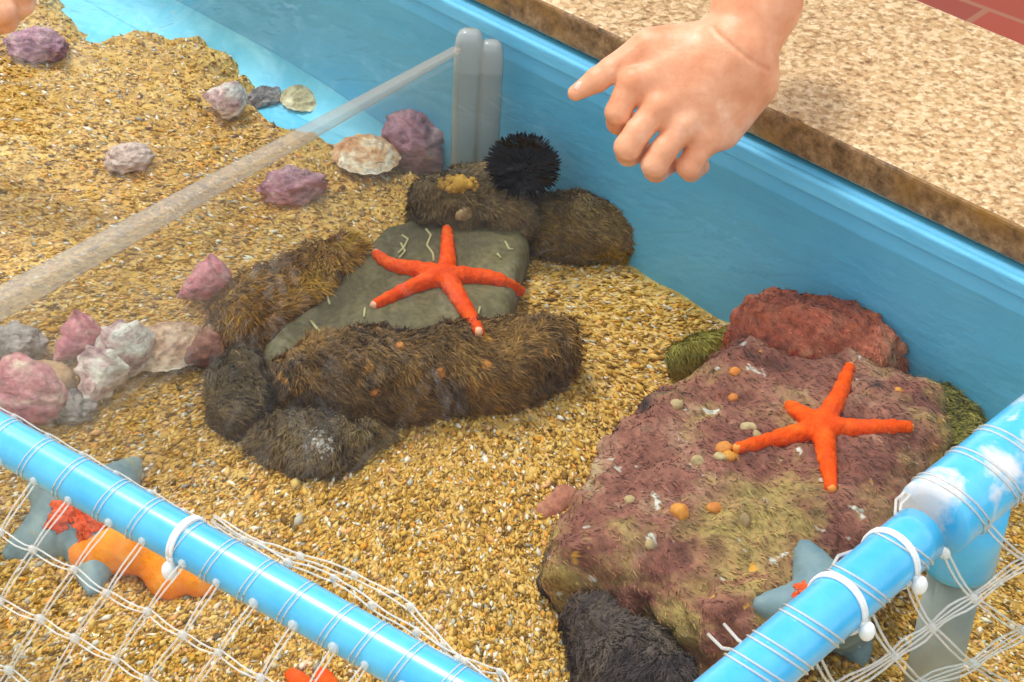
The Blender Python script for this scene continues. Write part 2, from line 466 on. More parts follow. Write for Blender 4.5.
go = mesh_obj('sand_grit', GV.reshape(-1, 3), GF, M_GRAIN); tag(go, 'loose shell grit strewn over the golden sand', 'grit', kind='stuff')

# ------------------------------------------------------------------ rocks
ROCKS = []                                       # (V, F) for placing things on them
def solid(name, sdf, lo, hi, h, m, rough_amp=.0, rough_scale=40, seed=1.0, parent=None, keep=True, octs=5, detail=0, dscale=120):
    V, Fc = surf_nets(sdf, lo, hi, h)
    if rough_amp:
        N = vnormals(V, Fc); d = vnoise(V, rough_scale, octs, seed)*rough_amp
        if detail: d = d+vnoise(V, dscale, 3, seed+5)*detail
        V = V+N*d[:, None]
    o = mesh_obj(name, V, Fc, m, parent)
    if keep: ROCKS.append((V, Fc))
    return o, V, Fc
def prism_rock(name, pts, h, rnd, m, zf=.7, zn=.15, tilt=(0, 0), amp=.004, scale=35, seed=1.0, res=.0026, z0=-.006, **kw):
    """rounded boulder over a pixel outline; far edge read high on the stone, near edge low"""
    ys = [p[1] for p in pts]; y0, y1 = min(ys), max(ys)
    poly = []
    for x, y in pts:
        t = (y-y0)/(y1-y0); poly.append(at(x, y, h*(zf+(zn-zf)*t))[:2])
    poly = np.array(poly); c = poly.mean(0)
    def f(P):
        top = h+(P[:, 0]-c[0])*tilt[0]+(P[:, 1]-c[1])*tilt[1]
        d2 = poly_sd(P[:, :2], poly)+rnd
        dz = np.maximum(P[:, 2]-top, z0-P[:, 2])+rnd
        return np.minimum(np.maximum(d2, dz), 0)+np.hypot(np.maximum(d2, 0), np.maximum(dz, 0))-rnd
    lo = [poly[:, 0].min()-.012, poly[:, 1].min()-.012, z0-.012]; hi = [poly[:, 0].max()+.012, poly[:, 1].max()+.012, h+.03+abs(tilt[0])*.1+abs(tilt[1])*.1]
    return solid(name, f, lo, hi, res, m, amp, scale, seed, **kw)
def bvh_all():
    V = []; Fs = []; n = 0
    for v, f in ROCKS: V.append(v); Fs.append(np.asarray(f)+n); n += len(v)
    return BVHTree.FromPolygons([Vector(p) for p in np.concatenate(V)], np.concatenate(Fs).tolist())

M_SLAB = rocky('olive grey slab stone', [(70, 60, 36), (92, 80, 50), (112, 100, 64), (142, 132, 98)], 14, (1, 1, 1), None, .8, .25, 260, .3, .75)
M_BROWN = rocky('shaggy brown stone', [(66, 48, 26), (110, 80, 44), (142, 104, 54), (160, 120, 60)], 20, (1, 2.2, 1), [((182, 126, 48), 55, .68)], .95, .9, 200)
W_BROWN = rocky('shaggy brown turf', [(66, 48, 26), (110, 80, 44), (142, 104, 54), (160, 120, 60)], 20, (1, 2.2, 1), [((182, 126, 48), 55, .68)], .95, .9, 200, isl=(.62, 1.55))
M_DARK = rocky('dark weedy stone', [(66, 50, 34), (100, 80, 52), (126, 102, 64), (144, 118, 78)], 22, (1, 1.8, 1), None, .95, .9, 220)
W_DARK = rocky('dark weedy turf', [(66, 50, 34), (100, 80, 52), (126, 102, 64), (144, 118, 78)], 22, (1, 1.8, 1), None, .95, .9, 220, isl=(.62, 1.55))
M_GOLD = rocky('golden brown weedy stone', [(100, 64, 28), (144, 98, 38), (170, 124, 44), (176, 142, 50)], 22, (1.6, 1, 1), [((188, 138, 40), 50, .64)], .95, .9, 200)
W_GOLD = rocky('golden brown weedy turf', [(100, 64, 28), (144, 98, 38), (170, 124, 44), (176, 142, 50)], 22, (1.6, 1, 1), [((188, 138, 40), 50, .64)], .95, .9, 200, isl=(.62, 1.55))
M_MOSS = rocky('brown stone with yellow weed', [(82, 66, 40), (112, 88, 50), (134, 104, 50), (178, 136, 46)], 16, (1, 1, 1), [((180, 134, 46), 40, .66)], .95, .8, 200)
W_MOSS = rocky('brown stone with yellow weed', [(82, 66, 40), (112, 88, 50), (134, 104, 50), (178, 136, 46)], 16, (1, 1, 1), [((180, 134, 46), 40, .66)], .95, .8, 200, isl=(.62, 1.55))
M_WHITESPOT = rocky('grey brown stone', [(72, 56, 40), (106, 84, 56), (130, 106, 68), (146, 122, 82)], 22, (1, 1.5, 1), None, .95, .9, 220)
W_WHITESPOT = rocky('grey brown turf', [(72, 56, 40), (106, 84, 56), (130, 106, 68), (146, 122, 82)], 22, (1, 1.5, 1), None, .95, .9, 220, isl=(.62, 1.55))
M_RED = rocky('maroon encrusted stone', [(78, 50, 42), (124, 72, 58), (146, 92, 74), (166, 124, 98), (204, 182, 152)], 18, (1, 1, 1.4), [((226, 160, 60), 60, .70), ((214, 206, 190), 70, .68), ((58, 44, 40), 13, .60)], .9, .9, 170, .3, .72, alt=[(92, 72, 42), (144, 114, 62), (172, 144, 82), (158, 100, 70), (206, 184, 134)])  # the dark spots, here and in the turf, paint in shaded crevices
W_RED = rocky('maroon turf', [(78, 50, 42), (124, 72, 58), (146, 92, 74), (166, 124, 98), (204, 182, 152)], 18, (1, 1, 1.4), [((226, 160, 60), 60, .70), ((214, 206, 190), 70, .68), ((58, 44, 40), 13, .60)], .9, .9, 170, .3, .72, isl=(.7, 1.5), alt=[(92, 72, 42), (144, 114, 62), (172, 144, 82), (158, 100, 70), (206, 184, 134)])
M_RUST = rocky('rust red encrusted stone', [(122, 58, 44), (164, 82, 56), (178, 104, 76), (184, 136, 100)], 16, (1, 1, 1), [((166, 54, 32), 30, .62)], .9, .8, 200)
W_RUST = rocky('rust red encrusted turf', [(122, 58, 44), (164, 82, 56), (178, 104, 76), (184, 136, 100)], 16, (1, 1, 1), [((166, 54, 32), 30, .62)], .9, .8, 200, isl=(.62, 1.55))
M_SHADEROCK = rocky('stone in painted shade', [(44, 36, 36), (70, 56, 54), (98, 82, 70), (126, 110, 78)], 16, (2.5, 1, 1), None, .9, .8, 200)  # dark tones paint the shade under the maroon rock's overhang
W_SHADEROCK = rocky('turf in painted shade', [(44, 36, 36), (70, 56, 54), (98, 82, 70), (126, 110, 78)], 16, (2.5, 1, 1), None, .9, .8, 200, isl=(.62, 1.55))
M_OLIVE = rocky('olive weedy stone', [(100, 90, 42), (138, 126, 56), (164, 146, 72), (176, 146, 94)], 20, (1, 1, 1), None, .95, .8, 200)
W_OLIVE = rocky('olive weedy turf', [(100, 90, 42), (138, 126, 56), (164, 146, 72), (176, 146, 94)], 20, (1, 1, 1), None, .95, .8, 200, isl=(.62, 1.55))

G1 = None
prism_rock('slab_rock', [(384, 226), (430, 212), (520, 222), (530, 240), (522, 270), (508, 330), (480, 352), (330, 380), (268, 376), (264, 345), (320, 296)], .036, .010, M_SLAB, .95, .75,
           (.0, .02), .0022, 25, 2.0)
slab_o = COL.objects['slab_rock'] if 'slab_rock' in COL.objects else None
tag(slab_o, 'flat olive grey slab with a red starfish spread on its top', 'rock')
o, _, _ = prism_rock('boulder', [(204, 316), (232, 290), (290, 262), (348, 238), (372, 250), (345, 290), (300, 325), (250, 345), (216, 340)], .046, .018, M_GOLD, .75, .5, amp=.006, scale=30, seed=3, detail=.0022)
tag(o, 'golden brown weedy rock leaning on the slab beside the pink shells', 'rock')
o, _, _ = prism_rock('boulder', [(276, 384), (300, 352), (400, 338), (480, 336), (545, 318), (578, 332), (576, 362), (522, 402), (440, 416), (372, 432), (296, 424)], .058, .024, M_BROWN, .75, .2, amp=.006, scale=28, seed=5, detail=.0022)
tag(o, 'long shaggy brown rock lying across the front of the slab', 'rock')
o, _, _ = prism_rock('boulder', [(214, 366), (246, 350), (268, 372), (272, 420), (258, 446), (224, 446), (209, 418)], .034, .016, M_DARK, .75, .15, amp=.005, scale=34, seed=6, detail=.002)
tag(o, 'small dark brown rock standing between pale shells and the slab', 'rock')
o, wv, wf = prism_rock('boulder', [(258, 412), (300, 410), (350, 424), (400, 425), (372, 455), (338, 486), (300, 488), (262, 455), (248, 440)], .032, .016, M_WHITESPOT, .75, .1, amp=.005, scale=32, seed=8, detail=.002)
tag(o, 'grey brown rock with a white patch, in front of the long shaggy rock', 'rock'); WHITEROCK = o
o, _, _ = prism_rock('boulder', [(404, 214), (414, 190), (436, 172), (490, 176), (526, 192), (532, 232), (470, 236), (418, 226)], .066, .020, M_DARK, .8, .5, amp=.005, scale=30, seed=9, detail=.002)
tag(o, 'dark rock with a yellow sponge on it, behind the slab', 'rock'); CAPROCK = o
o, _, _ = prism_rock('boulder', [(512, 200), (550, 186), (590, 198), (622, 222), (642, 250), (632, 266), (570, 272), (532, 258), (518, 232)], .052, .024, M_MOSS, .8, .1, amp=.005, scale=28, seed=11, detail=.002)
tag(o, 'brown rock with yellow weed against the blue wall below the sea urchin', 'rock')
# right-hand group
o, _, _ = prism_rock('boulder', [(604, 440), (640, 402), (690, 360), (745, 330), (830, 332), (900, 372), (952, 400), (950, 450), (930, 500), (890, 570), (835, 640), (770, 700), (700, 700), (655, 650), (610, 622), (556, 604), (545, 565), (575, 512)],
               .064, .030, M_RED, .85, .12, (.02, .0), .009, 17, 13, res=.0032, detail=.0035, dscale=90)
tag(o, 'big maroon encrusted rock with an orange starfish on top', 'rock')
o, _, _ = prism_rock('boulder', [(732, 330), (738, 300), (770, 288), (812, 298), (850, 308), (885, 330), (906, 366), (880, 400), (800, 390), (740, 360)], .076, .026, M_RUST, .85, .45, amp=.006, scale=26, seed=15, detail=.0025)
tag(o, 'rust red rock hump between the starfish rock and the wall', 'rock')
o, _, _ = prism_rock('boulder', [(556, 610), (600, 612), (660, 640), (700, 690), (690, 740), (620, 740), (580, 690)], .044, .018, M_SHADEROCK, .6, .1, amp=.006, scale=26, seed=17, detail=.0025)  # separate dark rock in place of the maroon rock's shaded underside
tag(o, 'blackish rock standing in for the shaded underside of the big maroon rock', 'rock')
o, _, _ = prism_rock('boulder', [(900, 400), (945, 392), (985, 420), (990, 470), (940, 520), (905, 500)], .046, .02, M_OLIVE, .75, .1, amp=.005, scale=30, seed=19, detail=.002)
tag(o, 'olive weedy rock between the starfish rock and the blue pipe sleeve', 'rock')
o, _, _ = prism_rock('boulder', [(664, 372), (690, 346), (735, 330), (744, 350), (710, 370), (680, 386)], .034, .012, simple('green weed', (138, 130, 50), .95, 60, (160, 150, 70), .6), .75, .2, amp=.003, scale=50, seed=21, res=.0025)
tag(o, 'green weedy stone at the upper corner of the maroon rock', 'rock')
M_PINKST = rocky('pinkish stone', [(140, 84, 66), (176, 110, 84), (190, 138, 100)], 30)
o, _, _ = prism_rock('stone', [(532, 520), (552, 492), (575, 488), (584, 506), (566, 524), (545, 532)], .014, .007, M_PINKST, .5, .1, amp=.002, scale=60, seed=23, res=.002)
tag(o, 'small pinkish stone on the sand left of the maroon rock', 'stone')
o, _, _ = prism_rock('stone', [(596, 418), (600, 409), (608, 410), (612, 420), (604, 426)], .010, .004, simple('grey pebble', (104, 104, 92), .7, 80, (130, 128, 112), .3), .5, .1, amp=.0005, scale=80, seed=25, res=.0012)
tag(o, 'tiny grey pebble on the sand by the tip of the maroon rock', 'stone')
BV = bvh_all()
def weed_mat(name, cols):
    m, nt, out = mat(name); ge = nd(nt, 'NewGeometry')
    c = ramp(nt, ge.outputs['Random Per Island'], [(i/(len(cols)-1), lin(x)) for i, x in enumerate(cols)])
    prin(nt, out, c, .9); return m
def fuzz(o, n, ln, m, seed=1, lean=1.0, wid=.0006, zmin=.004, flow=3.0):
    """short weed covering a rock: one strand-like blade per island"""
    me = o.data; off = np.array(o.location); V = np.array([v.co[:] for v in me.vertices])
    Fq_ = np.array([p.vertices[:] for p in me.polygons]); A_, B_, C_, D_ = [V[Fq_[:, i]] for i in range(4)]
    nn = np.cross(C_-A_, D_-B_); ar = np.linalg.norm(nn, axis=1); nn = nn/ar[:, None]; ct = (A_+B_+C_+D_)/4
    ok = (ct[:, 2]+off[2] > zmin) & (nn@(-FW) > -.35); pr = ar*ok; g = np.random.default_rng(seed)
    ix = g.choice(len(pr), n, p=pr/pr.sum()); u = g.random((n, 1)); v = g.random((n, 1))
    P = (A_[ix]*(1-u)+B_[ix]*u)*(1-v)+(D_[ix]*(1-u)+C_[ix]*u)*v; N = nn[ix]
    ph = np.array([mnoise.noise(Vector(p*22+seed))*flow for p in P])+g.normal(0, .5, n)
    t = np.stack([np.cos(ph), np.sin(ph), -.3+0*ph], 1); t -= N*(t*N).sum(1)[:, None]; t /= np.linalg.norm(t, axis=1, keepdims=True)+1e-9
    d = N+t*lean*g.uniform(.5, 1.5, (n, 1)); d /= np.linalg.norm(d, axis=1, keepdims=True); s_ = np.cross(d, N); s_ /= np.linalg.norm(s_, axis=1, keepdims=True)+1e-9
    l = (ln*g.uniform(.5, 1.3, (n, 1))); w_ = wid*g.uniform(.6, 1.4, (n, 1))
    W = np.stack([P-s_*w_-N*.0004, P+s_*w_-N*.0004, P+d*l*.55+s_*w_*.8, P+d*l*.55-s_*w_*.8, P+d*l+t*l*.35-Z*l*.12], 1).reshape(-1, 3)+off
    b = 5*np.arange(n); Fl = [(i, i+1, i+2, i+3) for i in b]+[(i+3, i+2, i+4) for i in b]
    q = mesh_obj('weed', W, Fl, m, o); q['kind'] = 'stuff'; return q
def by(lab): return [o for o in COL.objects if o.get('label', '').startswith(lab)][0]
W_GREEN = weed_mat('green weed', [(132, 126, 44), (156, 146, 58), (172, 160, 78), (142, 132, 52)])
fuzz(by('golden brown weedy'), 8000, .0060, W_GOLD, 1, 1.2, .00045)
fuzz(by('long shaggy'), 13000, .0050, W_BROWN, 2, 1.3, .0004)
fuzz(by('small dark brown'), 4500, .004, W_DARK, 3, 1.3, .0004)
fuzz(by('grey brown rock'), 7000, .0042, W_WHITESPOT, 4, 1.3, .0004)
fuzz(by('dark rock with'), 6000, .0038, W_DARK, 5, 1.4, .0004)
fuzz(by('brown rock with yellow'), 7000, .0042, W_MOSS, 6, 1.3, .0004)
fuzz(by('big maroon'), 12000, .0034, W_RED, 7, 3.2, .0004, flow=.8)
fuzz(by('rust red'), 4000, .0028, W_RUST, 8, 3.0, .0004)
fuzz(by('blackish'), 5000, .0036, W_SHADEROCK, 9, 1.6, .0004)
fuzz(by('olive weedy'), 5000, .0045, W_OLIVE, 10, 1.3, .0005)
fuzz(by('green weedy'), 3500, .005, W_GREEN, 11, 2.0, .0004)
def hit(x, y, dz=0.0):
    d = Vector(ray(x, y)).normalized(); h = BV.ray_cast(Vector(CAM), d)
    p2 = SAND_BVH.ray_cast(Vector(CAM), d)
    if h[0] is not None: return np.array(h[0]), np.array(h[1])
    if p2[0] is not None: return np.array(p2[0]), Z.copy()
    return at(x, y), Z.copy()

# details on the rocks (they belong to the rock they grow on)
def on_rock(name, x, y, rx, rz, m, parent, seed=1, lump=.25):
    p, n = hit(x, y); r = rx/PX
    V = []; Fc = []
    mb = MB(); mb.blob((0, 0, 0), 1, 12, 8)
    V = np.array(mb.V); q = V*(1+lump*vnoise(V, 1.6, 3, seed))[:, None]*np.array([r, r, r*rz])
    t = np.cross(n, [0.3, 1, .1]); t /= np.linalg.norm(t); b = np.cross(n, t)
    W = p+q[:, :1]*t+q[:, 1:2]*b+q[:, 2:]*n
    return mesh_obj(name, W, mb.F, m, parent)
def cluster(name, x, y, sx, sy, n, r0, r1, m, parent, seed=1, rz=.5):
    g = np.random.default_rng(seed); mb = MB()
    for i in range(n):
        a = g.uniform(0, 6.28); q = math.sqrt(g.random()); px_, py_ = x+sx*q*math.cos(a), y+sy*q*math.sin(a)
        p, nn = hit(px_, py_); r = (r0+(r1-r0)*(1-q))*g.uniform(.7, 1.2)/PX
        mb.blob(p+nn*r*.1, r, 9, 6, (1, g.uniform(.6, 1), rz))
    return mb.build(name, m, parent)
M_SPONGE = simple('yellow sponge', (150, 108, 34), .9, 60, (196, 148, 50), .6)
M_WHITEPATCH = rocky('white crust', [(150, 136, 120), (206, 200, 190), (232, 228, 220)], 50, b=.5)
M_BARN = simple('orange yellow barnacle', (222, 150, 50), .7, 120, (196, 110, 40), .5)
M_BARNPALE = simple('pale barnacle', (206, 180, 130), .8, 90, (150, 120, 80), .5)
cluster('sponge', 458, 184, 22, 9, 70, 2.5, 7, M_SPONGE, CAPROCK, 2, .7)
on_rock('barnacle', 464, 214, 10, .5, M_BARNPALE, CAPROCK, 5)
cluster('pale_crust', 318, 447, 17, 20, 300, .7, 3.2, M_WHITEPATCH, WHITEROCK, 4, .9)
LONG = [o for o in COL.objects if o.get('label', '').startswith('long shaggy')][0]
for i, (x, y, r) in enumerate([(440, 372, 6), (486, 365, 6), (375, 393, 6), (545, 352, 5), (400, 345, 4)]): on_rock('barnacle', x, y, r, .6, M_BARN, LONG, i)
BIG = [o for o in COL.objects if o.get('label', '').startswith('big maroon')][0]
for i, (x, y, r, mm) in enumerate([(724, 448, 8, M_BARN), (729, 456, 6, M_BARN), (720, 457, 6, M_BARNPALE), (748, 428, 8, M_BARNPALE), (757, 436, 6, M_BARNPALE), (697, 461, 6, M_BARNPALE), (899, 391, 5, M_BARN), (735, 372, 6, M_BARN), (733, 398, 5, M_BARN),
        (680, 512, 8, M_BARN), (714, 508, 7, M_BARN), (745, 520, 6, M_BARNPALE), (650, 545, 5, M_BARNPALE), (676, 405, 7, M_BARNPALE), (630, 500, 5, M_BARNPALE)]): on_rock('barnacle', x, y, r, .6, mm, BIG, i)
M_WORM = simple('pale worm tube', (184, 172, 120), .7)
for k, pts in enumerate([[(402, 236), (408, 240), (404, 248), (398, 254)], [(401, 244), (405, 252), (399, 259)], [(426, 230), (431, 236), (427, 246), (433, 254), (434, 262)], [(505, 242), (509, 250), (513, 250)],
        [(326, 294), (330, 305)], [(366, 326), (372, 334)], [(311, 322), (320, 333)], [(365, 309), (364, 318)], [(497, 254), (501, 259)], [(480, 308), (478, 315)]]):
    P = []
    for x, y in pts: p, n = hit(x, y); P.append(p+n*.0006)
    mb = MB(); mb.tube(P, .0008, 5); mb.build('worm_tube', M_WORM, slab_o)

# ------------------------------------------------------------------ starfish
def starfish(name, c, arms, r0, r1, m, label, tipmat=None, h=1.0, pad=None, res=.0011, k=5, lift=.35, group=None):
    S = 1/PX; segs = []; tips = []
    cp, cn = hit(*c); core = cp+cn*r0*S*lift
    for arm in arms:
        pts = [c]+arm; N = 7; xy = np.array(pts, float)
        t = np.linspace(0, len(pts)-1, N); xs = np.interp(t, range(len(pts)), xy[:, 0]); ys = np.interp(t, range(len(pts)), xy[:, 1])
        prev = None; depths = []
        Q = []
        for i in range(N):
            p, n = hit(xs[i], ys[i]); r = (r0+(r1-r0)*(i/(N-1))**.8)*S; Q.append((p+n*r*lift, r))
        P = np.array([q[0] for q in Q])
        P[1:-1] = (P[:-2]+2*P[1:-1]+P[2:])/4
        for i in range(N-1): segs.append((P[i], P[i+1], Q[i][1], Q[i+1][1]))
        tips.append((P[-1], Q[-1][1], P[-1]-P[-2]))
    allp = np.array([s[0] for s in segs]+[s[1] for s in segs])
    def f(Pt):
        d = np.full(len(Pt), 1e3)
        for a, b, ra, rb in segs: d = smin(d, capsule(Pt, a, b, ra, rb), k*S*.5)
        return d
    pad_ = r0*S+.004
    V, Fc = surf_nets(f, allp.min(0)-pad_, allp.max(0)+pad_, res)
    N_ = vnormals(V, Fc); V = V+N_*(vnoise(V, 350, 2, 4)*.0006)[:, None]
    o = mesh_obj(name, V, Fc, m); tag(o, label, 'starfish', group)
    if tipmat:
        for p, r, dr in tips:
            mb = MB(); mb.blob(p+dr/np.linalg.norm(dr)*r*.35, r*.85, 8, 6); mb.build('arm_tip', tipmat, o)
    return o
def star_mat(name, c1, c2, c3):
    m, nt, out = mat(name); v = coords(nt); n = noise(nt, v, 90, 4, .6); n2 = noise(nt, v, 900, 2, .5)
    c = ramp(nt, n, [(.3, lin(c1)), (.55, lin(c2)), (.75, lin(c3))]); g = ramp(nt, n2, [(.35, (.8, .78, .78, 1)), (.65, (1.15, 1.15, 1.15, 1))])
    c = mixc(nt, .6, c, g, 'MULTIPLY'); prin(nt, out, c, .6, bump(nt, n2, .5, .0008), Specular_IOR_Level=.12); return m
M_STAR = star_mat('vermilion starfish skin', (214, 62, 8), (236, 80, 12), (242, 108, 36))
M_STARO = star_mat('orange starfish skin', (236, 74, 4), (248, 88, 8), (250, 112, 26))
M_TIP = simple('pale starfish tip', (242, 178, 140), .5)
M_TIPO = simple('yellow starfish tip', (246, 150, 56), .5)
starfish('starfish', (446, 279), [[(448, 258), (447, 232)], [(414, 271), (390, 268), (377, 256)], [(414, 288), (376, 306)], [(460, 302), (470, 318), (478, 332)], [(480, 279), (500, 282), (518, 291)]], 10.6, 5.6, M_STAR,
         'red starfish with five curling arms spread on the flat olive slab', M_TIP)
starfish('starfish', (823, 430), [[(838, 400), (849, 369)], [(806, 419), (790, 408)], [(780, 441), (738, 449)], [(860, 431), (906, 427)], [(827, 462), (831, 489)]], 11.2, 5.4, M_STARO,
         'bright orange starfish on the big maroon rock', M_TIPO)
def blotch_mat():
    m, nt, out = mat('grey starfish skin with orange blotches'); v = coords(nt, warp=.02, wscale=30); n = noise(nt, v, 40, 3, .6)
    c = ramp(nt, n, [(.3, lin((112, 132, 132))), (.6, lin((140, 150, 146))), (.8, lin((160, 160, 138)))])
    vo = nd(nt, 'TexVoronoi', Scale=34.0); nt.links.new(v, vo.inputs['Vector'])
    f = ramp(nt, vo.outputs['Distance'], [(.22, (1, 1, 1, 1)), (.30, (0, 0, 0, 1))])
    n2 = noise(nt, coords(nt), 9, 1, .5)
    c = mixc(nt, f, c, lin((232, 84, 36))); prin(nt, out, c, .6, bump(nt, n, .3, .001)); return m
def plain_grey():
    m, nt, out = mat('grey blue starfish skin'); v = coords(nt); n = noise(nt, v, 40, 3, .6)
    c = ramp(nt, n, [(.3, lin((100, 130, 142))), (.6, lin((134, 152, 152))), (.8, lin((158, 156, 124)))]); prin(nt, out, c, .6, bump(nt, n, .3, .001)); return m
M_BLOTCH = plain_grey()
M_OPATCH = star_mat('orange red patch', (226, 70, 24), (236, 92, 40), (240, 120, 60))
def patches(o, pts):
    dg = bpy.context.evaluated_depsgraph_get
    me = o.data; off = np.array(o.location)
    V = np.array([v.co[:] for v in me.vertices])+off
    bv = BVHTree.FromPolygons([Vector(p) for p in V], [tuple(p.vertices) for p in me.polygons])
    for i, (x, y, r) in enumerate(pts):
        h = bv.ray_cast(Vector(CAM), Vector(ray(x, y)).normalized())
        if h[0] is None: continue
        p, n = np.array(h[0]), np.array(h[1])
        mb = MB(); mb.blob((0, 0, 0), 1, 36, 20); Vb = np.array(mb.V); rr = r/PX
        q = Vb*(1+.9*vnoise(Vb, 2.6, 4, i+3))[:, None]*np.array([rr, rr, rr*.16])
        t = np.cross(n, [.2, 1, .3]); t /= np.linalg.norm(t); b = np.cross(n, t)
        mesh_obj('orange_patch', p+q[:, :1]*t+q[:, 1:2]*b+q[:, 2:]*n, mb.F, M_OPATCH, o)
g1 = starfish('starfish', (82, 524), [[(114, 492), (136, 464)], [(44, 542), (10, 556)], [(96, 558), (92, 592)], [(128, 534), (160, 545)], [(52, 494), (38, 470)]], 37, 6, M_BLOTCH,
         'grey starfish with orange red patches under the net beside the front pipe', None, k=18, res=.002, lift=.25)
patches(g1, [(66, 512, 10), (74, 502, 7), (58, 524, 8), (88, 524, 10), (97, 518, 9), (84, 535, 6), (104, 510, 7)])
g2 = starfish('starfish', (822, 606), [[(812, 575), (803, 549)], [(788, 610), (760, 607)], [(800, 640), (790, 665)], [(860, 590), (880, 570)], [(850, 640), (860, 660)]], 27, 7, M_BLOTCH,
         'grey blue starfish with small orange dots behind the side pipe', None, k=14, res=.002, lift=.3)
patches(g2, [(804, 588, 6), (798, 596, 4), (793, 612, 6), (786, 618, 4)])
starfish('starfish', (158, 558), [[(120, 560), (88, 563)], [(182, 572), (200, 588)], [(166, 574), (170, 590)], [(184, 556), (202, 566)], [(150, 540), (142, 520)]], 26, 16, star_mat('soft orange starfish skin', (244, 126, 10), (250, 146, 24), (252, 170, 60)),
         'plump pale orange starfish under the net below the front pipe', None, k=12, res=.0018, lift=.6)
starfish('starfish', (322, 712), [[(306, 690), (292, 677)], [(330, 690), (322, 676)], [(290, 715), (270, 722)], [(350, 720), (372, 716)], [(325, 740), (330, 760)]], 11, 6, M_STARO,
         'orange red starfish tips showing under the net at the bottom edge', None)

# ------------------------------------------------------------------ sea urchin
up, un = hit(524, 204); ur = 27.5/PX; uc = cs(523, 167, 0, depth(up)+.002)
ut = empty('sea_urchin', uc-Z*ur); tag(ut, 'black spiny sea urchin on top of the rock by the clear post', 'sea urchin')
M_URCH = simple('black urchin', (5, 4, 9), .7, Specular_IOR_Level=.08)
mb = MB(); mb.blob(uc, ur, 24, 16, (1, 1, .8)); mb.build('body', M_URCH, ut)
mb = MB(); ga_ = math.pi*(3-math.sqrt(5))
for i in range(1500):
    zz = 1-2*(i+.5)/1500
    if zz < -.55: continue
    r_ = math.sqrt(1-zz*zz); d = np.array([r_*math.cos(i*ga_), r_*math.sin(i*ga_), zz])+rng.normal(0, .10, 3); d /= np.linalg.norm(d)
    ln = ur*rng.uniform(.22, .5)
    b0 = uc+d*np.array([1, 1, .8])*ur*.9; mb.tube([b0, b0+d*(ln+ur*.1)], [.0012, .0003], 4, True)
so_ = mb.build('spines', M_URCH, ut, smooth=False); so_['kind'] = 'stuff'

# ------------------------------------------------------------------ shells
def shell_mat(name, cols, scale=35):
    m, nt, out = mat(name); v = coords(nt, (1, 1, 2.2), (0.4, 0, 0), .01, 40); n = noise(nt, v, scale, 5, .65, .3)
    k = len(cols)-1; c = ramp(nt, n, [(.36+.28*i/k, lin(x)) for i, x in enumerate(cols)])
    n2 = noise(nt, v, 160, 4, .7); c = mixc(nt, .8, c, ramp(nt, n2, [(.36, (.55, .5, .5, 1)), (.5, (1, 1, 1, 1)), (.68, (1.35, 1.35, 1.3, 1))]), 'MULTIPLY'); prin(nt, out, c, .7, bump(nt, n2, .9, .002)); return m
S_PINK = shell_mat('pink crusted shell', [(150, 84, 92), (200, 112, 124), (214, 150, 150), (226, 196, 176)])
S_WHITE = shell_mat('white and mauve shell', [(150, 104, 110), (206, 170, 164), (236, 226, 212), (244, 240, 230)])
S_GREY = shell_mat('grey crusted shell', [(94, 86, 86), (134, 122, 120), (170, 158, 152), (196, 170, 168)])
S_TAN = shell_mat('tan ribbed shell', [(150, 108, 84), (190, 146, 116), (214, 182, 152), (222, 200, 176)])
S_RED = shell_mat('dark red shell', [(84, 44, 36), (128, 74, 58), (160, 104, 80), (196, 160, 130)])
S_MAUVE = shell_mat('mauve crusted shell', [(120, 76, 96), (164, 110, 128), (190, 140, 150), (206, 176, 166)])
S_CREAM = shell_mat('orange cream shell', [(196, 124, 76), (222, 168, 120), (240, 216, 184), (244, 232, 212)])
S_BEIGE = shell_mat('beige stone', [(150, 110, 76), (182, 140, 98), (206, 168, 124)])

def conch(name, x, y, size, ang, m, label, group=None, aspect=1.5, knobs=.14, tiltz=.25):
    """spired sea snail: a whorled cone with knobbed shoulders; ang = direction of its tip in the picture, degrees"""
    R = size/PX; p, _ = hit(x, y)
    a = math.radians(ang); q = at(x+20*math.cos(a), y-20*math.sin(a)); q0 = at(x, y); ax = q-q0; ax[2] = 0; ax /= np.linalg.norm(ax)
    ax = ax*math.cos(tiltz)-Z*math.sin(tiltz)*.6; ax /= np.linalg.norm(ax)
    s = np.cross(Z, ax); s /= np.linalg.norm(s); t = np.cross(ax, s)
    nu, nv = 56, 34; V = []
    for i in range(nv+1):
        u = i/nv                                     # 0 = tip of the spire, 1 = base
        for k in range(nu):
            ph = 2*math.pi*k/nu
            w = u*3.4-ph/(2*math.pi); fr = w % 1.0     # whorl coordinate follows a helix
            prof = (u**.8)*(1.0 if u < .72 else max(0.0, 1-((u-.72)/.28)**2*.96))
            prof *= 1+.20*math.sin(math.pi*fr)**.7-.10
            prof *= 1+knobs*max(0, math.sin(ph*7))*math.exp(-((fr-.5)/.18)**2)*(u > .15)
            prof *= 1+.08*mnoise.noise(Vector((math.cos(ph)*2+x, math.sin(ph)*2, u*5)))
            rr = R*prof*.62
            V.append(p+Z*R*.42+ax*(R*aspect*(.5-u))*1.05+s*rr*math.cos(ph)+t*rr*math.sin(ph))
    Fc = []
    for i in range(nv):
        for k in range(nu):
            a_, b_ = i*nu+k, i*nu+(k+1) % nu; Fc.append((a_, a_+nu, b_+nu, b_))
    Fc.append(tuple(range(nu))); Fc.append(tuple(nv*nu+k for k in range(nu-1, -1, -1)))
    o = mesh_obj(name, V, Fc, m); return tag(o, label, 'shell', group)
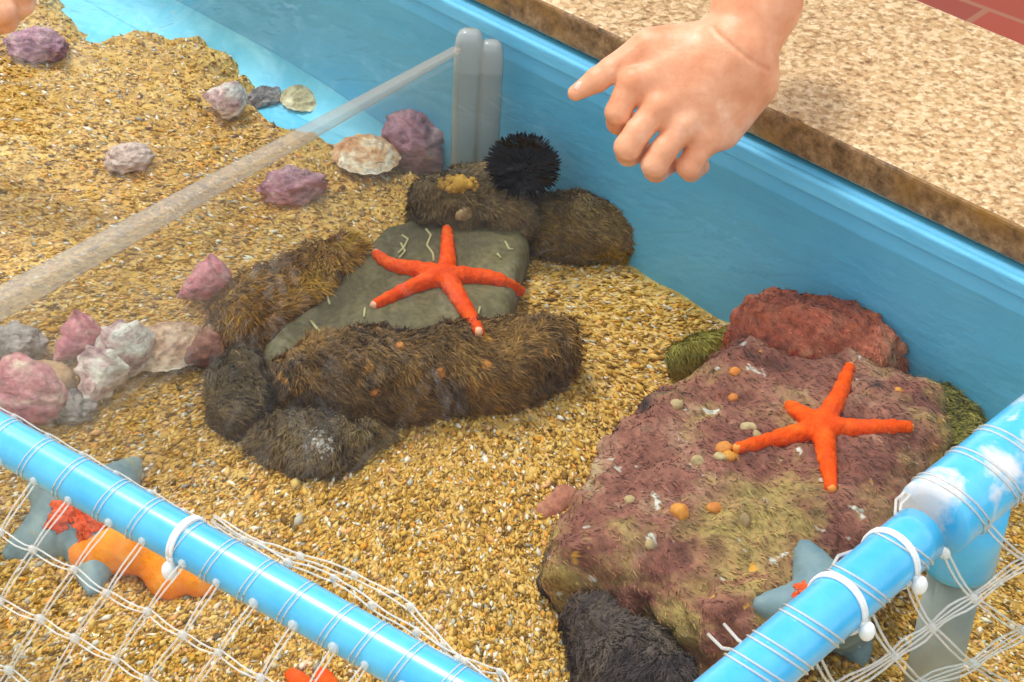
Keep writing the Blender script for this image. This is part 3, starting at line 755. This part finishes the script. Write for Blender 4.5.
def scallop(name, x, y, size, ang, m, label, group=None, dome=.42, ribs=11, squash=1.0):
    R = size/PX; p, _ = hit(x, y); a = math.radians(ang); q = at(x+20*math.cos(a), y-20*math.sin(a)); q0 = at(x, y)
    fx = q-q0; fx[2] = 0; fx /= np.linalg.norm(fx); s = np.cross(Z, fx)
    nr, na = 22, 66; V = []; Fc = []
    for side in (1, -1):
        for i in range(nr+1):
            u = i/nr
            for k in range(na):
                ph = 2*math.pi*k/na
                ex = math.cos(ph)*u; ey = math.sin(ph)*u*squash
                rad = 1+.03*math.cos(ph*ribs*2)*u
                h = dome*(1-u**2.2)*(1 if side > 0 else -.5)
                fan = math.atan2(ey, ex+1.05); h += .035*math.cos(fan*ribs*4)*u*(1-u**6)*side+.02*math.sin(u*22)*u*(1-u)
                V.append(p+Z*(R*.28)+fx*R*ex*rad+s*R*ey*rad+Z*R*h)
    n0 = (nr+1)*na
    for sd in (0, 1):
        for i in range(nr):
            for k in range(na):
                a_, b_ = sd*n0+i*na+k, sd*n0+i*na+(k+1) % na
                Fc.append((a_, a_+na, b_+na, b_) if sd == 0 else (a_, b_, b_+na, a_+na))
    for k in range(na):
        a_, b_ = nr*na+k, nr*na+(k+1) % na; Fc.append((a_, a_+n0, b_+n0, b_))
    o = mesh_obj(name, V, Fc, m); return tag(o, label, 'shell', group)
def lump(name, x, y, rx, ry, ang, m, label, cat='shell', amp=.16, seed=1, group=None, hgt=.7):
    """rounded crusted shell or stone"""
    p, _ = hit(x, y); a = math.radians(ang); q = at(x+20*math.cos(a), y-20*math.sin(a)); q0 = at(x, y)
    fx = q-q0; fx[2] = 0; fx /= np.linalg.norm(fx); s = np.cross(Z, fx)
    mb = MB(); mb.blob((0, 0, 0), 1, 56, 36); V = np.array(mb.V)
    d = 1+amp*1.3*vnoise(V, 1.5, 4, seed)+amp*.8*vnoise(V, 5, 4, seed+2)
    V = V*d[:, None]; hh = hgt*min(rx, ry)/PX
    W = p+Z*hh*.75+V[:, :1]*fx*rx/PX+V[:, 1:2]*s*ry/PX+V[:, 2:]*Z*hh
    o = mesh_obj(name, W, mb.F, m); return tag(o, label, cat, group)

GS = 'shells heaped in front of the golden brown rock'
lump('sea_snail_shell', 14, 362, 34, 27, 20, S_GREY, 'grey crusted shell at the far left end of the shell heap', seed=2, group=GS)
conch('sea_snail_shell', 76, 358, 44, 215, S_PINK, 'pink shell lying behind the beige stone in the shell heap', GS, 1.3)
lump('stone', 50, 388, 28, 19, -15, S_BEIGE, 'smooth beige stone wedged among the pink shells', 'stone', .07, 5, hgt=.8)
lump('sea_snail_shell', 24, 410, 42, 34, -20, S_PINK, 'large rounded pink shell touching the front pipe', seed=6, amp=.10, group=GS, hgt=.85)
conch('sea_snail_shell', 116, 364, 54, 150, S_WHITE, 'pink and white whorled shell in the middle of the shell heap', GS, 1.4)
conch('sea_snail_shell', 98, 398, 46, 242, S_WHITE, 'white pointed shell with its tip toward the front pipe', GS, 1.35, .2)
lump('sea_snail_shell', 74, 416, 18, 20, 60, S_GREY, 'small grey shell between the pink shell and the white pointed shell', seed=9, group=GS)
scallop('scallop_shell', 168, 358, 46, 200, S_TAN, 'tan ribbed scallop at the right end of the shell heap', GS, squash=.8)
conch('sea_snail_shell', 202, 366, 38, 200, S_RED, 'dark red shell tucked against the small dark rock', GS, 1.4)
conch('sea_snail_shell', 204, 300, 46, 200, S_PINK, 'pink shell lying beside the golden brown rock', None, 1.3, .05)
lump('sea_snail_shell', 292, 196, 34, 24, 10, S_MAUVE, 'mauve and cream shell just in front of the clear divider', seed=12, amp=.2)
scallop('scallop_shell', 366, 164, 42, 120, S_CREAM, 'orange and cream shell beside the large mauve shell', squash=.9, ribs=8)
lump('sea_snail_shell', 417, 162, 36, 44, 20, S_MAUVE, 'large mauve pink shell against the blue wall beside the clear post', seed=14, amp=.15, hgt=1.0)
lump('sea_snail_shell', 38, 56, 34, 26, 0, S_MAUVE, 'dark mauve shell on the sand behind the divider, near the hand in the corner', seed=15, amp=.2)
lump('sea_snail_shell', 130, 166, 28, 20, 10, shell_mat('pale mauve shell', [(176, 140, 120), (206, 176, 160), (222, 204, 190)]), 'pale shell half buried in the sand behind the divider', seed=16, amp=.15)
conch('sea_snail_shell', 222, 112, 42, 160, S_WHITE, 'white shell on the sand behind the divider', None, 1.3, .1)
lump('sea_snail_shell', 264, 104, 22, 16, 20, S_GREY, 'grey shell between the white shell and the cream scallop', seed=18, amp=.2)
scallop('scallop_shell', 308, 104, 36, 45, shell_mat('cream shell', [(160, 140, 100), (206, 190, 146), (232, 222, 186)]), 'cream scallop at the edge of the sand behind the divider', squash=.9)

# ------------------------------------------------------------------ clear divider
dv = empty('clear_divider', at(478, 170)); tag(dv, 'clear acrylic divider with a milky end post crossing the tank', 'divider')
e0, e1 = at(458, 49, RIM-.004), at(-260, 437, RIM-.004)
DX = e1-e0; DX[2] = 0; DL = np.linalg.norm(DX); DX /= DL; DN = np.cross(Z, DX)
mb = MB(); c = (e0+e1)/2; mb.box(c*[1, 1, 0]+Z*(RIM-.012)/2, DX*DL/2, DN*.0022, Z*(RIM-.012)/2); mb.build('panel', M_ACRYL, dv, False)
mb = MB(); Vd = []
for e_, hw, hh in ((e0, .0035, .0045), (e1, .0085, .0150)):
    b_ = e_*[1, 1, 0]
    for sx, zz in ((-1, RIM-.002), (1, RIM-.002), (1, RIM-.002-hh), (-1, RIM-.002-hh)): Vd.append(b_+DN*hw*sx+Z*zz)
mb.add(Vd, [(0, 1, 2, 3), (7, 6, 5, 4), (0, 4, 5, 1), (1, 5, 6, 2), (2, 6, 7, 3), (3, 7, 4, 0)]); o = mb.build('edge_strip', M_ACRYLEDGE, dv, False)
bv_ = o.modifiers.new('soft edge', 'BEVEL'); bv_.width = .002; bv_.segments = 2
# end post: U-shaped channel with rounded top, two lobes
pc = at(483, 36, RIM); pc[2] = 0
def lobed(ox, w, zt, name):
    mb = MB(); N = 20; V = []; Fc = []; lv = [(0, 1), (.6, 1), (.90, 1), (.95, .94), (.985, .75), (1, .4)]
    for fz, sc_ in lv:
        for k in range(N):
            an = 2*math.pi*k/N; ce, se = math.cos(an), math.sin(an)
            x = w*np.sign(ce)*abs(ce)**.6*sc_; y = w*.8*np.sign(se)*abs(se)**.6*sc_
            V.append(pc+_r*(ox+x)+np.array([FW[0], FW[1], 0])/math.cos(PITCH)*y+Z*zt*fz)
    for i in range(len(lv)-1):
        for k in range(N): Fc.append((i*N+k, i*N+(k+1) % N, (i+1)*N+(k+1) % N, (i+1)*N+k))
    Fc.append(tuple((len(lv)-1)*N+k for k in range(N))); Fc.append(tuple(range(N-1, -1, -1)))
    mb.add(V, Fc); return mb.build(name, M_POST, dv)
lobed(-.0085, .0095, RIM+.004, 'end_post'); lobed(.0055, .0085, RIM-.003, 'end_post')

# ------------------------------------------------------------------ pipe frame
fr = empty('pipe_frame', at(624, 782, 0)); tag(fr, 'cyan blue pipe frame with a grey leg standing in the front of the tank', 'pipe frame')
corner = at(624, 785, PIPE)
fa0, fa1 = at(-190, 332, PIPE), corner
sa0, sa1 = corner, at(918, 535, PIPE)
sl0, sl1 = at(932, 519, PIPE), at(1120, 367, PIPE)
PR, SR, LR = .0107, .0133, .0186
mb = MB(); mb.tube([fa0+(fa1-fa0)*t for t in np.linspace(0, 1, 30)], PR, 28); mb.build('front_pipe', M_PIPE, fr)
mb = MB(); mb.tube([sa0+(sa1-sa0)*t for t in np.linspace(0, 1, 20)], SR, 28); mb.build('side_pipe', M_PIPE, fr)
mb = MB(); sd = sl1-sl0; sdl = np.linalg.norm(sd); sdu = sd/sdl
mb.tube([sl0-sdu*.0005, sl0, sl0+sdu*.002, sl0+sdu*.004, sl0+sd*.5, sl1], [SR*.9, LR*.96, LR, LR, LR, LR], 32); o = mb.build('pipe_sleeve', M_PIPEWORN, fr); o['label'] = 'thicker blue sleeve with worn white patches'
tc_ = at(978, 484, PIPE); tc_ = sl0+sdu*((tc_-sl0)@sdu)
mb = MB(); mb.tube([tc_, tc_-Z*.030, tc_-Z*.048, tc_-Z*.050], [LR*.95, LR*.95, LR*.95, LR*.88], 30); mb.build('branch_socket', M_PIPE, fr)
mb = MB(); mb.tube([tc_-Z*.045, tc_*[1, 1, 0]], SR*.98, 26); o = mb.build('post', M_GREYPVC, fr); o['label'] = 'grey leg under water'
mb = MB(); mb.tube([corner+Z*.012, corner*[1, 1, 0]], SR, 24); mb.build('post', M_GREYPVC, fr)
def ring(mb, c, axis, R, r, n=30, m=6, arc=(0, 2*math.pi), lean=0.0):
    axis = axis/np.linalg.norm(axis); s = np.cross(axis, Z); s /= np.linalg.norm(s); t = np.cross(s, axis)
    P = [c+R*(s*math.cos(a)+t*math.sin(a))+axis*lean*math.sin(a) for a in np.linspace(arc[0], arc[1], n)]
    mb.tube(P, r, m)
def zip_tie(x, y, p0, p1, R, headpx):
    ax = p1-p0; ax = ax/np.linalg.norm(ax); c = at(x, y, PIPE); c = p0+ax*((c-p0)@ax)
    mb = MB()
    for dx in (-.0009, .0009): ring(mb, c+ax*dx, ax, R+.0006, .0010)
    o = mb.build('cable_tie', M_TIE, fr)
    mb = MB(); d = -FW*.5-UP*.75+RT*.45; d = d-ax*(d@ax); d /= np.linalg.norm(d)
    h2 = c+d*(R+.0035)
    mb.blob(h2, .0036, 12, 8, (1, 1, 1.35)); mb.build('tie_head', M_TIE, o)
zip_tie(190, 540, fa0, fa1, PR, (170, 541))
zip_tie(893, 560, sa0, sa1, SR, (917, 580)); zip_tie(838, 604, sa0, sa1, SR, (862, 636))

# ------------------------------------------------------------------ nets
def double(mb, P, gap=.0011, r=.00055, sag=0.0):
    P = [np.asarray(p, float) for p in P]; Q = []
    for i in range(len(P)-1):
        for t in np.linspace(0, 1, 5)[:-1]: Q.append(P[i]+(P[i+1]-P[i])*t-Z*sag*4*t*(1-t))
    Q.append(P[-1])
    d = P[-1]-P[0]; s = np.cross(d, np.array(FW)); s /= np.linalg.norm(s)+1e-9
    for sg in (-1, 1):
        mb.tube([q+s*sg*gap*(1+.4*math.sin(i*1.3+sg)) for i, q in enumerate(Q)], r, 4)
def knot(mb, p, r=.0021): mb.blob(p, r*random.uniform(.85, 1.25), 7, 5, (1.2, .9, 1))
net = MB(); fax = (fa1-fa0)/np.linalg.norm(fa1-fa0)
rows = []
cols_px = [(x+random.uniform(-4, 4)) for x in range(-150, 640, 37)]
zr = [PIPE-.006, .142, .120, .098, .076, .056]
for j in range(6):
    row = []
    for x in cols_px:
        X = x-33*j+random.uniform(-3, 3); Y = 462+.556*x+(0 if j == 0 else 50*j)+random.uniform(-4, 4)
        if j == 0: row.append(cs(x, 462+.556*x, 0, depth(fa0+fax*((at(x, 437+.553*x, PIPE)-fa0)@fax))-.012))
        else: row.append(at(X, Y, zr[j]))
    rows.append(row)
for j in range(6):
    for i in range(len(cols_px)):
        knot(net, rows[j][i])
        if j and i+1 < len(cols_px): double(net, [rows[j][i], rows[j][i+1]], sag=.0008)
        if j+1 < 6: double(net, [rows[j][i], rows[j+1][i]], .0009)
for i, x in enumerate(cols_px):                      # twine wound over the pipe
    c = fa0+fax*((at(x, 437+.553*x, PIPE)-fa0)@fax)
    for o_ in (-.0013, .0012): ring(net, c+fax*(o_+.003), fax, PR+.0004, .0004, 26, 4, (0, 2*math.pi), .004)
for pts in ([(212, 520), (244, 540), (288, 563), (334, 578), (372, 605), (416, 633), (458, 659), (500, 690)], [(212, 518), (262, 545), (300, 556), (355, 575), (411, 607), (443, 645), (464, 662), (500, 672), (512, 690)]):
    P = []
    for x, y in pts: P.append(at(x, y, PIPE+.004))
    double(net, P, .0012, .0006)
    for p in P[1:-1]: knot(net, p, .002)
for x in range(-20, 215, 34):                        # selvage running along the pipe's far side
    p, q = at(x, 409+.559*x, PIPE+.004), at(x+34, 409+.559*(x+34), PIPE+.004); double(net, [p, q], .0008, .0005); knot(net, p, .0018)
no = net.build('net', M_TWINE); tag(no, 'clear knotted twine net hanging from the front pipe', 'net')

net = MB(); sax = (sl1-sa0)/np.linalg.norm(sl1-sa0)
def sp(x, y, z): return at(x, y, z)
strands = [[(815, 655), (838, 690), (860, 730)], [(865, 607), (894, 656), (923, 683), (962, 720)], [(907, 582), (931, 627), (973, 664), (1006, 683), (1050, 710)], [(944, 553), (973, 598), (1024, 631), (1070, 660)], [(985, 524), (1028, 561), (1080, 595)], [(1012, 490), (1060, 520), (1100, 545)]]
zs = [PIPE-.004, .128, .100, .078, .06]
for s_px in strands:
    P = [sp(x, y, zs[i]) for i, (x, y) in enumerate(s_px)]
    double(net, P, .0011, .0007, .001)
    for p in P: knot(net, p, .0024)
for k in (1, 2):
    P = [sp(*s_px[k], zs[k]) for s_px in strands if len(s_px) > k]
    double(net, P, .0024, .0007); double(net, P, .0008, .0006)
for (x, y), p0, p1, R in [((760, 672), sa0, sa1, SR), ((783, 654), sa0, sa1, SR), ((815, 628), sa0, sa1, SR), ((862, 588), sa0, sa1, SR), ((905, 550), sa0, sa1, SR), ((948, 502), sl0, sl1, LR), ((985, 478), sl0, sl1, LR), ((1012, 456), sl0, sl1, LR)]:
    ax = (p1-p0)/np.linalg.norm(p1-p0); c = at(x, y, PIPE); c = p0+ax*((c-p0)@ax)
    for o_ in (-.002, .002): ring(net, c+ax*o_, ax, R+.0005, .0006, 28, 4, (0, 2*math.pi), -.012)
# loose loops standing off the pipe
for pts in ([(833, 592), (829, 572), (838, 556), (856, 550), (872, 548)], [(838, 592), (835, 575), (843, 561), (858, 556), (876, 553)], [(895, 522), (896, 500), (912, 486), (930, 480)], [(899, 524), (901, 504), (915, 491), (934, 485)],
            [(708, 634), (722, 648), (745, 652), (752, 662)], [(724, 624), (738, 640), (760, 655)]):
    net.tube([at(x, y, PIPE+.006) for x, y in pts], .0008, 6)
no = net.build('net', M_TWINE); tag(no, 'clear knotted twine net hanging from the side pipe and sleeve', 'net')

# ------------------------------------------------------------------ hand reaching over the ledge
REF = depth(at(690, 100, .192))
def hand_sdf(off=(0, 0, 0), palm=None, fingers=None):
    def f(Q):
        d = np.full(len(Q), 1e3)
        for a, b, ra, rb, k in palm: d = smin(d, capsule(Q, a, b, ra, rb), k)
        fg = np.full(len(Q), 1e3)
        for ch in fingers:
            e = np.full(len(Q), 1e3)
            for a, b, ra, rb in ch: e = smin(e, capsule(Q, a, b, ra, rb), 3)
            fg = smin(fg, e, .6)
        return smin(d, fg, 6)
    return f
def chain(*pts): return [(pts[i][:3], pts[i+1][:3], pts[i][3], pts[i+1][3]) for i in range(len(pts)-1)]
palm = [((778, -130, 80), (757, 0, 22), 46, 43, 10), ((757, 0, 22), (743, 46, 6), 43, 36, 14),
        ((738, 42, 2), (742, 62, 8), 33, 33, 5),
        ((728, 44, 2), (636, 82, 0), 26, 18, 14), ((734, 52, 0), (661, 106, -2), 27, 18.5, 14), ((740, 60, 2), (684, 124, 0), 28, 17.5, 14), ((746, 68, 8), (707, 135, 8), 28, 16.5, 14),
        ((752, 84, 18), (722, 130, 18), 26, 20, 14), ((712, 44, 14), (662, 48, 10), 24, 21, 14)]
fingers = [chain((700, 46, 12, 23), (650, 47, 8, 19), (612, 70, 6, 13.5), (597, 80, 6, 12.5), (576, 93, 8, 8.5)),
           chain((633, 82, 0, 15.5), (618, 112, -2, 13), (619, 122, 16, 12.5), (628, 122, 42, 10.5)),
           chain((659, 107, -4, 16), (638, 132, -8, 13.6), (628, 147, -6, 14), (629, 153, 14, 13), (642, 150, 40, 11)),
           chain((683, 125, -2, 15.5), (664, 150, -7, 13.4), (655, 164, -5, 13.8), (656, 169, 14, 13), (668, 164, 42, 11)),
           chain((708, 137, 8, 15), (695, 156, 5, 12.4), (689, 166, 6, 12.6), (691, 170, 24, 11.5), (700, 166, 46, 9.5))]
def build_hand(name, palm, fingers, lo, hi, h, ref, label, bumps=(), creases=()):
    base = hand_sdf(palm=palm, fingers=fingers)
    dd = np.arange(lo[2], hi[2], .5)
    def skin_d(x, y):
        v = base(np.stack([np.full(len(dd), x), np.full(len(dd), y), dd], 1)); k = np.argmax(v < 0); return dd[k] if v[k] < 0 else 0.0
    creases = [(tuple(a)+(skin_d(*a)-.3,), tuple(b)+(skin_d(*b)-.3,), r, k) for a, b, r, k in creases]
    def f(Q):
        d = base(Q)
        for c, r, k in bumps: d = smin(d, np.linalg.norm(Q-np.array(c), axis=1)-r, k)
        for a, b, r, k in creases: d = -smin(-d, capsule(Q, a, b, r, r), k)
        return d
    V, Fc = surf_nets(f, lo, hi, h)
    V = V+vnormals(V, Fc)*(vnoise(V, .05, 3, 2)*.35)[:, None]
    W = np.array([cs(x, y, d, ref) for x, y, d in V])
    Fc = Fc[:, ::-1]                                   # picture space is mirrored against world space
    o = mesh_obj(name, W, Fc, M_SKIN); return tag(o, label, 'person')
WR = [(712, 27), (718, 34), (727, 42), (738, 51), (749, 59), (760, 66), (769, 71)]
hand = build_hand('person', palm, fingers, (555, -80, -40), (840, 190, 140), 1.9, REF, 'bare forearm and hand with curled fingers reaching over the granite ledge',
    [((634, 80, -6), 10, 8), ((660, 105, -10), 10, 8), ((684, 123, -8), 9.5, 8), ((708, 135, 1), 9, 8)],
    [(a, b, 1.5, 3.0) for a, b in zip(WR[:-1], WR[1:])]+[((622, 61), (616, 74), .5, 1.5), ((627, 58), (621, 72), .4, 1.5), ((640, 52), (636, 68), .4, 1.5)])
def nail(x, y, d, ang, parent, ref, rx=6.5, ry=4.2):
    a = math.radians(ang); mb = MB(); mb.blob((0, 0, 0), 1, 12, 8); V = np.array(mb.V)
    W = [cs(x+v[0]*rx*math.cos(a)-v[1]*ry*math.sin(a), y-v[0]*rx*math.sin(a)-v[1]*ry*math.cos(a), d+v[2]*1.6, ref) for v in V]
    mesh_obj('fingernail', W, mb.F, M_NAIL, parent)
nail(580, 86, 0, 215, hand, REF)
# second hand in the corner
REF2 = depth(at(0, 0, .15))
palm2 = [((-150, -120, 30), (-90, -70, 10), 40, 34, 10), ((-90, -70, 10), (-40, -30, 0), 30, 24, 12), ((-84, -78, 10), (-26, -52, 0), 28, 22, 12)]
fing2 = [chain((-30, -52, 0, 16), (4, -26, -2, 15), (8, -8, 14, 13), (2, 0, 30, 11)), chain((-40, -34, 0, 16), (-12, -2, -2, 15), (-8, 8, 14, 13), (-14, 12, 34, 11)),
         chain((-56, -22, 4, 15), (-34, 12, 2, 14), (-30, 20, 18, 12), (-36, 22, 34, 10)), chain((-70, -16, 8, 14), (-54, 14, 6, 12), (-52, 20, 20, 10.5)), chain((-60, -90, 8, 16), (-24, -84, 6, 13), (6, -72, 6, 10))]
SH2 = np.array([14, 12, 0])
palm2 = [(np.array(a)+SH2, np.array(b)+SH2, ra, rb, k) for a, b, ra, rb, k in palm2]; fing2 = [[(np.array(a)+SH2, np.array(b)+SH2, ra, rb) for a, b, ra, rb in ch] for ch in fing2]
build_hand('person', palm2, fing2, (-170, -150, -60), (60, 75, 100), 2.4, REF2, 'fingers of another person dipping in at the upper left corner')

# ------------------------------------------------------------------ light
w = bpy.data.worlds.new('overcast sky'); sc.world = w; w.use_nodes = True; nt = w.node_tree; nt.nodes.clear()
out = nt.nodes.new('ShaderNodeOutputWorld'); bg = nd(nt, 'Background'); nt.links.new(bg.outputs[0], out.inputs[0])
tc = nd(nt, 'TexCoord'); n = nd(nt, 'TexNoise', Scale=2.2, Detail=3.0); nt.links.new(tc.outputs['Generated'], n.inputs['Vector'])
c = ramp(nt, n.outputs['Fac'], [(.35, (.62, .68, .74, 1)), (.65, (1.15, 1.13, 1.1, 1))])
gl = -24; ga2 = math.atan2(FW[1], FW[0])-math.radians(gl); el = math.radians(38)
dp = nd(nt, 'VectorMath', operation='DOT_PRODUCT'); nt.links.new(tc.outputs['Generated'], dp.inputs[0]); dp.inputs[1].default_value = (math.cos(ga2)*math.cos(el), math.sin(ga2)*math.cos(el), math.sin(el))
gr = ramp(nt, dp.outputs['Value'], [(.955, (0, 0, 0, 1)), (.99, (1.7, 1.7, 1.65, 1))])  # bright sky patch added to lay a milky reflection on the water
c = mixc(nt, 1.0, c, gr, 'ADD')
gb_ = math.atan2(FW[1], FW[0])-math.radians(14); eb_ = math.radians(33)   # sky darkened in this direction, added to dim the water's reflection
dq = nd(nt, 'VectorMath', operation='DOT_PRODUCT'); nt.links.new(tc.outputs['Generated'], dq.inputs[0]); dq.inputs[1].default_value = (math.cos(gb_)*math.cos(eb_), math.sin(gb_)*math.cos(eb_), math.sin(eb_))
c = mixc(nt, 1.0, c, ramp(nt, dq.outputs['Value'], [(.86, (1, 1, 1, 1)), (.95, (.38, .38, .40, 1))]), 'MULTIPLY')
nt.links.new(c, bg.inputs['Color']); bg.inputs['Strength'].default_value = 1.26
sun = bpy.data.lights.new('sun', 'SUN'); sun.energy = 2.3; sun.angle = math.radians(14); sun.color = (1, .97, .92)
so = bpy.data.objects.new('sun', sun); COL.objects.link(so)
dirv = -( _r*(-.35) + np.array([sy, cy, 0])*(.30) + Z*1.0 )
so.rotation_euler = Vector(dirv).to_track_quat('-Z', 'Y').to_euler(); so.location = (0, 0, 3)

vs = sc.view_settings; vs.view_transform = 'Standard'; vs.look = 'None'; vs.gamma = 1.0; vs.use_curve_mapping = False; vs.exposure = 0.0
